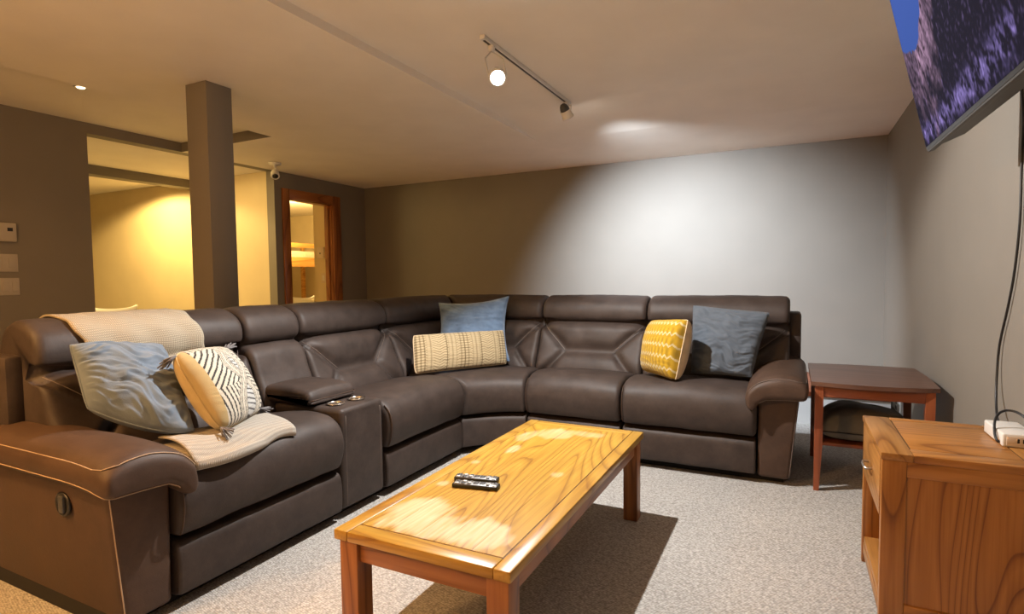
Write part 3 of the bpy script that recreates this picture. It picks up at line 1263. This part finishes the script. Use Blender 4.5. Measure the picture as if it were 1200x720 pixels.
# ------------------------------------------------------------------ end table
ET = thing('end_table', 'cherry wood end table with bowed top beside the sofa', 'table', (.38, 3.78, 0))
ex0, ex1, ey0, ey1, ez = .098, .668, 3.385, 4.15, .6
V, F = [], []
edge = []
for k in range(17):
    t = k / 16
    edge.append((ex0 + (ex1 - ex0) * t, ey0 + .035 - .045 * math.sin(math.pi * t) + .02 * t))
for k in range(17):
    t = k / 16
    edge.append((ex1 + .012 * math.sin(math.pi * t), ey0 + .055 + (ey1 - ey0 - .075) * t))
for k in range(17):
    t = k / 16
    edge.append((ex1 - (ex1 - ex0) * t, ey1 - .02 + .02 * math.sin(math.pi * t)))
for k in range(17):
    t = k / 16
    edge.append((ex0 - .012 * math.sin(math.pi * t) * 0, ey1 - .02 - (ey1 - ey0 - .055) * t))
bm = bmesh.new()
vs = []
for p in edge:
    if not vs or (Vector(p) - Vector(vs[-1].co[:2])).length > 1e-4:
        vs.append(bm.verts.new((p[0], p[1], ez - .022)))
if (vs[0].co - vs[-1].co).length < 1e-4:
    bm.verts.remove(vs.pop())
fc = bm.faces.new(vs)
r = bmesh.ops.extrude_face_region(bm, geom=[fc])
bmesh.ops.translate(bm, verts=[g for g in r['geom'] if isinstance(g, bmesh.types.BMVert)], vec=(0, 0, .022))
fin('table_top', bm, 'cherry_top', ET, False, True)
for (lx, ly, sx, sy) in ((ex0 + .018, ey0 + .045, 1, 1), (ex1 - .06, ey0 + .055, -1, 1), (ex0 + .018, ey1 - .085, 1, -1), (ex1 - .06, ey1 - .085, -1, -1)):
    bm = bmesh.new()
    s = .042
    pts = []
    for z, sc_ in ((0, .62), (.25, .95), (ez - .022, 1.0)):
        # taper keeps the outer faces straight
        ax0 = lx if sx > 0 else lx + s * (1 - sc_)
        ay0 = ly if sy > 0 else ly + s * (1 - sc_)
        for (qx, qy) in ((0, 0), (1, 0), (1, 1), (0, 1)):
            pts.append(bm.verts.new((ax0 + qx * s * sc_, ay0 + qy * s * sc_, z)))
    for L_ in (0, 4):
        for q in range(4):
            bm.faces.new((pts[L_ + q], pts[L_ + (q + 1) % 4], pts[L_ + 4 + (q + 1) % 4], pts[L_ + 4 + q]))
    bm.faces.new(pts[:4])
    bm.faces.new(pts[8:])
    fin('leg', bm, 'cherry', ET, False, True)
box('apron', (ex0 + .06, ey0 + .055, ez - .082), (ex1 - .06, ey0 + .075, ez - .022), 'cherry_x', ET, .002)
box('apron', (ex0 + .06, ey1 - .07, ez - .082), (ex1 - .06, ey1 - .05, ez - .022), 'cherry_x', ET, .002)
box('apron', (ex0 + .022, ey0 + .087, ez - .082), (ex0 + .042, ey1 - .085, ez - .022), 'cherry', ET, .002)
box('apron', (ex1 - .042, ey0 + .087, ez - .082), (ex1 - .022, ey1 - .085, ez - .022), 'cherry', ET, .002)
box('lower_shelf', (ex0 + .035, ey0 + .30, .185), (ex1 - .035, ey1 - .05, .205), 'cherry_x', ET, .003)

# soft dark cushion lying on the shelf
V, F = [], []
n = 26
for sg in (1, -1):
    b0 = len(V)
    for i in range(n + 1):
        for j in range(n + 1):
            s, t = 2 * j / n - 1, 2 * i / n - 1
            th = (max(0, (1 - s ** 4) * (1 - t ** 4))) ** .45
            x = .385 + s * .228
            y = 3.88 + t * .19
            z = .207 + .06 + (sg * .115 * th if sg > 0 else -.06 * th)
            z += .025 * th * (.5 + .5 * math.cos((s + .35) * 3)) * (1 if sg > 0 else 0) + .008 * noise.noise(Vector((s * 3, t * 3, 1))) * (sg > 0)
            V.append((x, y, z))
    for i in range(n):
        for j in range(n):
            a = b0 + i * (n + 1) + j
            F.append((a, a + 1, a + n + 2, a + n + 1))
bag = thing('floor_cushion', 'charcoal soft cushion stored on the end table shelf', 'cushion', (.385, 3.88, .206))
mk('cushion_cover', V, F, 'bag', bag, True, True)
pts = []
for k in range(64):
    a = 2 * math.pi * k / 64
    ca, sa = math.cos(a), math.sin(a)
    q = max(abs(ca), abs(sa))
    pts.append((.385 + .228 * ca / q, 3.88 + .19 * sa / q, .267))
v, f = tube(pts, .004, 6, True)
mk('edge_piping', v, f, 'black', bag, True, True)

# ------------------------------------------------------------------ oak cabinet
CB = thing('side_cabinet', 'honey oak side cabinet with drawer and open niche', 'cabinet', (.49, 2.41, 0))
cx0, cx1, cy0, cy1, cz = .268, .722, 2.146, 2.676, .6
box('top_frame', (cx0 - .004, cy0 - .004, cz - .024), (cx0 + .085, cy1 + .004, cz), 'cab_y', CB, .004)
box('top_frame', (cx1 - .075, cy0 - .004, cz - .024), (cx1, cy1 + .004, cz), 'cab_y', CB, .004)
box('top_frame', (cx0 + .085, cy0 - .004, cz - .024), (cx1 - .075, cy0 + .075, cz), 'cab_x', CB, .003)
box('top_frame', (cx0 + .085, cy1 - .035, cz - .024), (cx1 - .075, cy1 + .004, cz), 'cab_x', CB, .003)
box('inlay_line', (cx0 + .084, cy0 + .074, cz - .022), (cx1 - .074, cy1 - .034, cz - .002), 'inlay', CB, 0)
box('top_panel', (cx0 + .089, cy0 + .079, cz - .022), (cx1 - .079, cy1 - .039, cz - .0004), 'cab_x', CB, .0005)
# near side: stiles, rails and a recessed panel
box('corner_post', (cx0, cy0, 0), (cx0 + .068, cy0 + .03, cz - .024), 'cab_v', CB, .003)
box('corner_post', (cx1 - .05, cy0, 0), (cx1, cy0 + .03, cz - .024), 'cab_v', CB, .003)
box('side_rail', (cx0 + .068, cy0 + .001, cz - .075), (cx1 - .05, cy0 + .028, cz - .024), 'cab_x', CB, .003)
box('side_rail', (cx0 + .068, cy0 + .001, .045), (cx1 - .05, cy0 + .028, .103), 'cab_x', CB, .003)
box('side_panel', (cx0 + .068, cy0 + .008, .103), (cx1 - .05, cy0 + .022, cz - .075), 'cab_v', CB, 0)
# far side and back
box('corner_post', (cx0, cy1 - .03, 0), (cx0 + .068, cy1, cz - .024), 'cab_v', CB, .003)
box('corner_post', (cx1 - .05, cy1 - .03, 0), (cx1, cy1, cz - .024), 'cab_v', CB, .003)
box('side_panel', (cx0 + .068, cy1 - .022, .045), (cx1 - .05, cy1 - .008, cz - .024), 'cab_v', CB, 0)
box('back_panel', (cx1 - .02, cy0 + .03, .045), (cx1 - .008, cy1 - .03, cz - .024), 'cab_v', CB, 0)
box('divider', (cx0 + .02, cy0 + .028, .36), (cx1 - .02, cy1 - .028, .375), 'cab_y', CB, .001)
box('bottom_shelf', (cx0 + .006, cy0 + .028, .085), (cx1 - .02, cy1 - .028, .108), 'cab_y', CB, .002)
box('front_rail', (cx0 + .004, cy0 + .03, .040), (cx0 + .024, cy1 - .03, .085), 'cab_y', CB, .002)
drw = box('drawer', (cx0 - .002, cy0 + .034, .378), (cx0 + .30, cy1 - .034, cz - .028), 'cab_y', CB, .003)
hy = (cy0 + cy1) / 2
tubes('drawer_handle', [[(cx0 - .002, hy - .045, .475), (cx0 - .022, hy - .045, .475), (cx0 - .026, hy - .02, .475), (cx0 - .026, hy + .02, .475),
                         (cx0 - .022, hy + .045, .475), (cx0 - .002, hy + .045, .475)]], .0045, 'steel', drw, 8)

# power hub and cable
PH = thing('power_strip', 'white power strip with outlet face on the oak cabinet', 'power strip', (.675, 2.46, cz))
box('hub_body', (.630, 2.372, cz), (.726, 2.575, cz + .045), 'plastic', PH, .006, 3)
box('outlet_face', (.641, 2.3695, cz + .006), (.724, 2.373, cz + .037), 'almond', PH, .001)
for k in range(4):
    box('socket', (.668 + k * .014, 2.3685, cz + .016), (.674 + k * .014, 2.3700, cz + .030), 'black', PH, .0005)


def spline(pts, sub=8):
    return [tuple(p) for p in catmull(pts, sub, False)]


CAB = thing('power_cable', 'black cable hanging from the television down to the power strip', 'cable', (.70, 2.6, cz))
p1 = spline([(.66, 2.42, 1.78), (.712, 2.58, 1.70), (.720, 2.61, 1.55), (.720, 2.61, 1.35), (.720, 2.645, 1.18), (.720, 2.70, 1.05), (.719, 2.775, .90), (.715, 2.78, .78),
             (.705, 2.74, .69), (.690, 2.66, .635), (.668, 2.52, .618), (.640, 2.425, .612), (.624, 2.395, .612), (.622, 2.42, .632), (.632, 2.46, .668), (.650, 2.48, .692),
             (.675, 2.48, .702), (.700, 2.46, .695), (.718, 2.42, .67), (.722, 2.36, .64)])
v, f = tube(p1, .0042, 8)
mk('cord', v, f, 'black', CAB, True, True)

# ------------------------------------------------------------------ television
TVL = Vector((.452, 2.66, 1.643))
TV = thing('television', 'wall mounted flat television tilted down showing a purple mountain', 'television', TVL)
tilt = math.radians(12.5)
WT, HT = 1.235, .70
ax_v = Vector((-math.sin(tilt), 0, math.cos(tilt)))     # up along the screen
ax_u = Vector((.012, -1, 0)).normalized()               # along the screen towards the viewer
ax_n = ax_u.cross(ax_v)
if ax_n.x > 0:
    ax_n = -ax_n                                        # out of the screen, into the room


def tvp(u, v_, n_):
    return TVL + ax_u * u + ax_v * v_ + ax_n * n_


def tvbox(name, u0, u1, v0, v1, n0, n1, mat, parent, bev=.003):
    bm_ = bmesh.new()
    add_box(bm_, (u0, v0, n0), (u1, v1, n1), bev)
    for vv_ in bm_.verts:
        vv_.co = tvp(*vv_.co) - TVL
    return fin(name, bm_, mat, parent, bev > 0)


tvbox('bezel', 0, WT, 0, HT, -.022, 0, 'black', TV, .003)
tvbox('lower_edge', .004, WT - .004, -.005, .02, -.024, -.002, 'mid_grey', TV, .003)
bm = bmesh.new()
q = [((.03, .004, -.022), (WT - .03, .004, -.022), (WT - .03, .50, -.022), (.03, .50, -.022)),
     ((.10, .012, -.098), (WT - .10, .012, -.098), (WT - .10, .46, -.098), (.10, .46, -.098))]
vs = [[bm.verts.new(tvp(*p) - TVL) for p in ring_] for ring_ in q]
bm.faces.new(vs[0])
bm.faces.new(vs[1])
for k in range(4):
    bm.faces.new((vs[0][k], vs[0][(k + 1) % 4], vs[1][(k + 1) % 4], vs[1][k]))
fin('back_housing', bm, 'mid_grey', TV)
boxes('wall_mount', [((.63, 1.95, 1.75), (XR, 2.13, 2.10)), ((.52, 1.99, 1.86), (.66, 2.09, 1.94))], 'dark_grey', TV)

# screen picture: dusk sky, pink ridge, dark forest
nu, nv_ = 300, 180
V, F, cols = [], [], []


def fbm(x, y, s=0, oct_=4):
    a, t = 1, 0
    for k in range(oct_):
        t += a * noise.noise(Vector((x, y, s + k * 3.1)))
        x, y, a = x * 2.03, y * 2.03, a * .55
    return t


for i in range(nv_ + 1):
    for j in range(nu + 1):
        u, v_ = j / nu, i / nv_
        V.append(tvp(.008 + u * (WT - .016), .014 + v_ * (HT - .022), .0008) - TVL)
        x = u * WT
        y = v_ * HT
        skyline = float(np.interp(x, (0, .05, .12, .22, .295, .353, .42, .50), (.40, .37, .345, .35, .39, .45, .56, .75))) + .025 * fbm(x * 14, y * 14, 2)
        if y > skyline:
            c_ = (.035 + .02 * v_, .09 + .03 * v_, .36 + .10 * v_)
        else:
            rock = fbm(x * 7, y * 5, 4)
            streak = fbm(x * 26 + y * 12, y * 10, 9)
            fine = fbm(x * 70, y * 45, 12, 2)
            depth = (skyline - y) * .55
            g_ = max(0, min(1, (.15 + .09 * rock - depth) * 9)) * (1 if x > .16 else .35)
            pink = np.array((.50, .30, .46)) * max(.06, .55 + .7 * streak + .5 * fine)
            forest = np.array((.010, .008, .020)) + np.array((.16, .11, .26)) * max(0, fine - .12) * max(0, .45 + streak)
            yb = float(np.interp(x, (0, .35, .55, .8, .95, 1.25), (.045, .045, .06, .06, .09, .20)))
            band = math.exp(-((y - yb) / (.028 + .02 * x)) ** 2) * (1 if x < .99 else 0)
            snow = np.array((.20, .15, .40)) * band * max(0, .35 + 1.2 * streak + .8 * fine)
            c_ = tuple(pink * g_ + (forest + snow) * (1 - g_))
        cols.append((*c_, 1))
for i in range(nv_):
    for j in range(nu):
        a = i * (nu + 1) + j
        F.append((a, a + 1, a + nu + 2, a + nu + 1))
m, nt, b = new_mat('screen_picture')
vc = N(nt, 'ShaderNodeVertexColor', layer_name='picture')
b.inputs['Base Color'].default_value = (.006, .006, .007, 1)
b.inputs['Roughness'].default_value = .3
b.inputs['Specular IOR Level'].default_value = 0.0
nt.links.new(vc.outputs[0], b.inputs['Emission Color'])
b.inputs['Emission Strength'].default_value = .6
MAT['screen'] = m
so = mk('screen', V, F, 'screen', TV, False)
ca = so.data.color_attributes.new('picture', 'FLOAT_COLOR', 'POINT')
ca.data.foreach_set('color', np.array(cols, dtype=np.float32).ravel())

# ------------------------------------------------------------------ track light
TK = thing('track_light', 'white ceiling track light with one glaring lamp head', 'light', (-1.45, 3.25, HIGH))
box('track_rail', (-1.466, 2.60, HIGH - .022), (-1.436, 3.87, HIGH), 'plastic', TK, .002)
box('rail_slot', (-1.457, 2.62, HIGH - .0235), (-1.445, 3.85, HIGH - .021), 'dark_grey', TK, 0)


def head(pos, aim, lit, foot):
    d_ = Vector(aim).normalized()
    mt_ = aim_matrix(d_)
    v1, f1 = lathe([(.034, -.012), (.037, -.006), (.038, .03), (.042, .034), (.042, .045), (.036, .046), (.032, .03)], 24, pos, mtx=mt_)
    hd_ = mk('lamp_head', v1, f1, 'plastic', TK, True, True)
    v1, f1 = lathe([(.004, -.062), (.016, -.058), (.026, -.045), (.032, -.025), (.034, -.010)], 20, pos, mtx=mt_)
    mk('heat_sink', v1, f1, 'dark_grey', hd_, True, True)
    v1, f1 = lathe([(.001, .022), (.018, .026), (.028, .034), (.026, .042), (.014, .050), (.001, .052)], 20, pos, mtx=mt_)
    mk('bulb', v1, f1, 'bulb' if lit else 'dark_grey', hd_, True, True)
    side = d_.cross(Vector((0, 0, 1))).normalized()
    p = Vector(pos)
    top = Vector(foot)
    yoke = [p - side * .046, p - side * .046 + (top - p) * .55, top + Vector((0, 0, -.03)), p + side * .046 + (top - p) * .55, p + side * .046]
    v1, f1 = tube([tuple(k) for k in yoke], .004, 6)
    mk('yoke', v1, f1, 'plastic', hd_, True, True)
    v1, f1 = lathe([(.018, -.03), (.020, -.004), (.014, 0)], 16, top)
    mk('track_adapter', v1, f1, 'plastic', hd_, True, True)


head(STAR, (.40, -.70, -.60), True, (-1.45, 2.70, HIGH - .02))
head(HEAD2, (.18, .62, -.76), True, (-1.45, 3.80, HIGH - .02))

# ------------------------------------------------------------------ other lamps


def downlight(label, x, y, z, r_=.055, lit=True):
    t = thing('recessed_downlight', label, 'light', (x, y, z))
    v1, f1 = lathe([(r_ * .72, -.001), (r_, -.004), (r_ * 1.02, 0), (r_ * .98, .002)], 24)
    mk('trim_ring', v1, f1, 'plastic', t, True)
    v1, f1 = lathe([(r_ * .70, .002), (r_ * .55, -.006), (.002, -.008)], 20)
    mk('lens', v1, f1, 'lens' if lit else 'plastic', t, True)
    return t


downlight('round recessed downlight in the ceiling strip along the left wall', -4.24, 2.14, REC - .002, .04)
downlight('round recessed downlight in the alcove ceiling by the far wall', -6.9, 3.75, CEIL - .002)
downlight('round recessed downlight in the alcove ceiling near the opening', -5.8, 2.80, CEIL - .002)
downlight('round recessed downlight in the ceiling beside the near sofa arm', -2.75, -.1, CEIL - .002)

GL = thing('unseen_warm_lamp', 'small warm ceiling pendant lamp behind the viewer', 'light', (-2.3, -.75, CEIL))  # fixture added out of view to carry the warm light
v, f = lathe([(.07, 0), (.07, -.02), (.03, -.03), (.02, -.17), (.02, -.19)], 20)
mk('canopy', v, f, 'plastic', GL, True)
BL = thing('bedroom_lamp', 'warm bedroom ceiling lamp beyond the doorway', 'light', (-6.9, 6.2, CEIL + .02))
v, f = lathe([(.08, 0), (.08, -.02), (.03, -.03), (.02, -.1), (.02, -.14)], 20)
mk('canopy', v, f, 'plastic', BL, True)

SP = thing('ceiling_spotlight', 'small white ceiling spotlight near the bedroom doorway', 'light', (-4.80, 4.183, CEIL))
v, f = lathe([(.062, 0), (.062, -.012), (.055, -.022), (.012, -.024), (.012, -.05)], 24)
mk('ceiling_plate', v, f, 'plastic', SP, True)
mt_ = aim_matrix((.62, -.45, -.75))
v, f = lathe([(.010, -.05), (.030, -.045), (.040, -.02), (.042, .035), (.038, .042), (.030, .036)], 22, (0, 0, -.115), mtx=mt_)
sh = mk('spot_head', v, f, 'plastic', SP, True)
v, f = lathe([(.029, .030), (.028, .040), (.002, .041)], 20, (0, 0, -.115), mtx=mt_)
mk('spot_lens', v, f, 'black', sh, True)
v, f = tube([(0, 0, -.045), (.0, .03, -.07), (.0, .04, -.105)], .006, 6)
mk('bracket', v, f, 'plastic', SP, True)

# ------------------------------------------------------------------ wall plates
TH = thing('thermostat', 'white wall thermostat with small dark display', 'thermostat', (XL, 2.05, 1.48))
box('thermostat_body', (XL, 1.985, 1.482), (XL + .028, 2.110, 1.617), 'plate', TH, .006)
box('display', (XL + .0275, 2.055, 1.556), (XL + .0295, 2.087, 1.582), 'black', TH, .0005)


def switch(name, label, ylo, yhi, zlo, zhi, n_):
    t = thing(name, label, 'switch', (XL, (ylo + yhi) / 2, zlo))
    box('plate', (XL, ylo, zlo), (XL + .007, yhi, zhi), 'plate', t, .002)
    wd = (yhi - ylo) / n_
    for k in range(n_):
        c_ = ylo + wd * (k + .5)
        box('rocker', (XL + .006, c_ - .018, zlo + .028), (XL + .011, c_ + .018, zhi - .028), 'plate', t, .002)


switch('light_switch', 'white wall switch plate directly below the thermostat', 1.96, 2.116, 1.262, 1.391, 2)
switch('light_switch', 'white wall switch plate, lowest of the three wall plates', 1.955, 2.118, 1.090, 1.216, 3)

tt = thing('wall_control', 'small almond wall control inside the bedroom, upper of two', 'switch', (-5.46, 5.45, 1.45))
box('control_body', (-5.522, 5.432, 1.452), (-5.402, 5.45, 1.595), 'almond', tt, .004)
box('dial', (-5.475, 5.428, 1.505), (-5.455, 5.433, 1.525), 'dark_grey', tt, .001)
tt = thing('wall_control', 'small almond wall switch inside the bedroom, lower of two', 'switch', (-5.42, 5.45, 1.13))
box('plate', (-5.465, 5.442, 1.135), (-5.382, 5.45, 1.262), 'almond', tt, .002)
box('rocker', (-5.438, 5.438, 1.165), (-5.408, 5.443, 1.232), 'plastic', tt, .002)

tt = thing('wall_outlet', 'white wall outlet low behind the end table', 'outlet', (XR, 5.15, .16))
box('plate', (XR - .008, 4.96, .125), (XR, 5.30, .225), 'plastic', tt, .002)
for zz in (.15, .195):
    box('socket', (XR - .0095, 5.10, zz - .014), (XR - .0075, 5.16, zz + .014), 'dark_grey', tt, .001)

# ------------------------------------------------------------------ seen through the openings
# bunk bed in the bedroom
BK = thing('bunk_bed', 'pine bunk bed with white bedding beyond the doorway', 'bed', (-7.6, 7.0, 0))
for (px, py) in ((-7.5, 6.3), (-7.5, 7.9), (-8.4, 6.3), (-8.4, 7.9)):
    box('post', (px - .03, py - .03, 0), (px + .03, py + .03, 1.86), 'bunk_wood', BK, .004)
for zz in (1.40, .42):
    box('side_board', (-7.5, 6.33, zz), (-7.47, 7.87, zz + .16), 'bunk_wood', BK, .004)
    box('end_board', (-8.37, 6.29, zz), (-7.53, 6.31, zz + .16), 'bunk_wood', BK, .004)
    box('mattress', (-8.38, 6.33, zz + .09), (-7.51, 7.87, zz + .27), 'sheet', BK, .05, 4)
box('guard_rail', (-7.5, 6.33, 1.72), (-7.47, 7.87, 1.80), 'bunk_wood', BK, .004)


def chair(label, loc, rz):
    """white curved back chair"""
    t = thing('chair', label, 'chair', loc, rz)
    V, F = [], []
    rows_ = 10
    n_ = 24
    for side_ in (0, 1):
        for i in range(rows_ + 1):
            for j in range(n_ + 1):
                s = 2 * j / n_ - 1
                top = .905 + .028 * abs(s) ** 2.2
                z = .44 + (top - .44) * i / rows_
                y = .20 + .05 * i / rows_ - .10 * s * s + (.035 if side_ else 0)
                V.append((s * .24, y, z))
    m_ = (rows_ + 1) * (n_ + 1)
    for side_ in (0, 1):
        for i in range(rows_):
            for j in range(n_):
                a = side_ * m_ + i * (n_ + 1) + j
                F.append((a, a + 1, a + n_ + 2, a + n_ + 1))
    rim = [i * (n_ + 1) for i in range(rows_ + 1)] + [rows_ * (n_ + 1) + j for j in range(1, n_ + 1)] + \
          [i * (n_ + 1) + n_ for i in range(rows_ - 1, -1, -1)] + list(range(n_ - 1, 0, -1))
    for k in range(len(rim)):
        a, b_ = rim[k], rim[(k + 1) % len(rim)]
        F.append((a, b_, b_ + m_, a + m_))
    mk('backrest', V, F, 'white', t, True)
    box('seat', (-.23, -.24, .42), (.23, .22, .47), 'white', t, .02, 3, world=False)
    for (sx, sy) in ((-1, -1), (1, -1), (-1, 1), (1, 1)):
        v1, f1 = tube([(sx * .19, sy * .18, .43), (sx * .22, sy * .22, 0)], [.018, .012], 8)
        mk('leg', v1, f1, 'bunk_wood', t, True)
    return t


chair('white curved back chair in the yellow alcove', (-6.42, 3.345, 0), math.radians(-90))
chair('white curved back chair inside the bedroom', (-6.8, 6.2, 0), math.radians(-90))
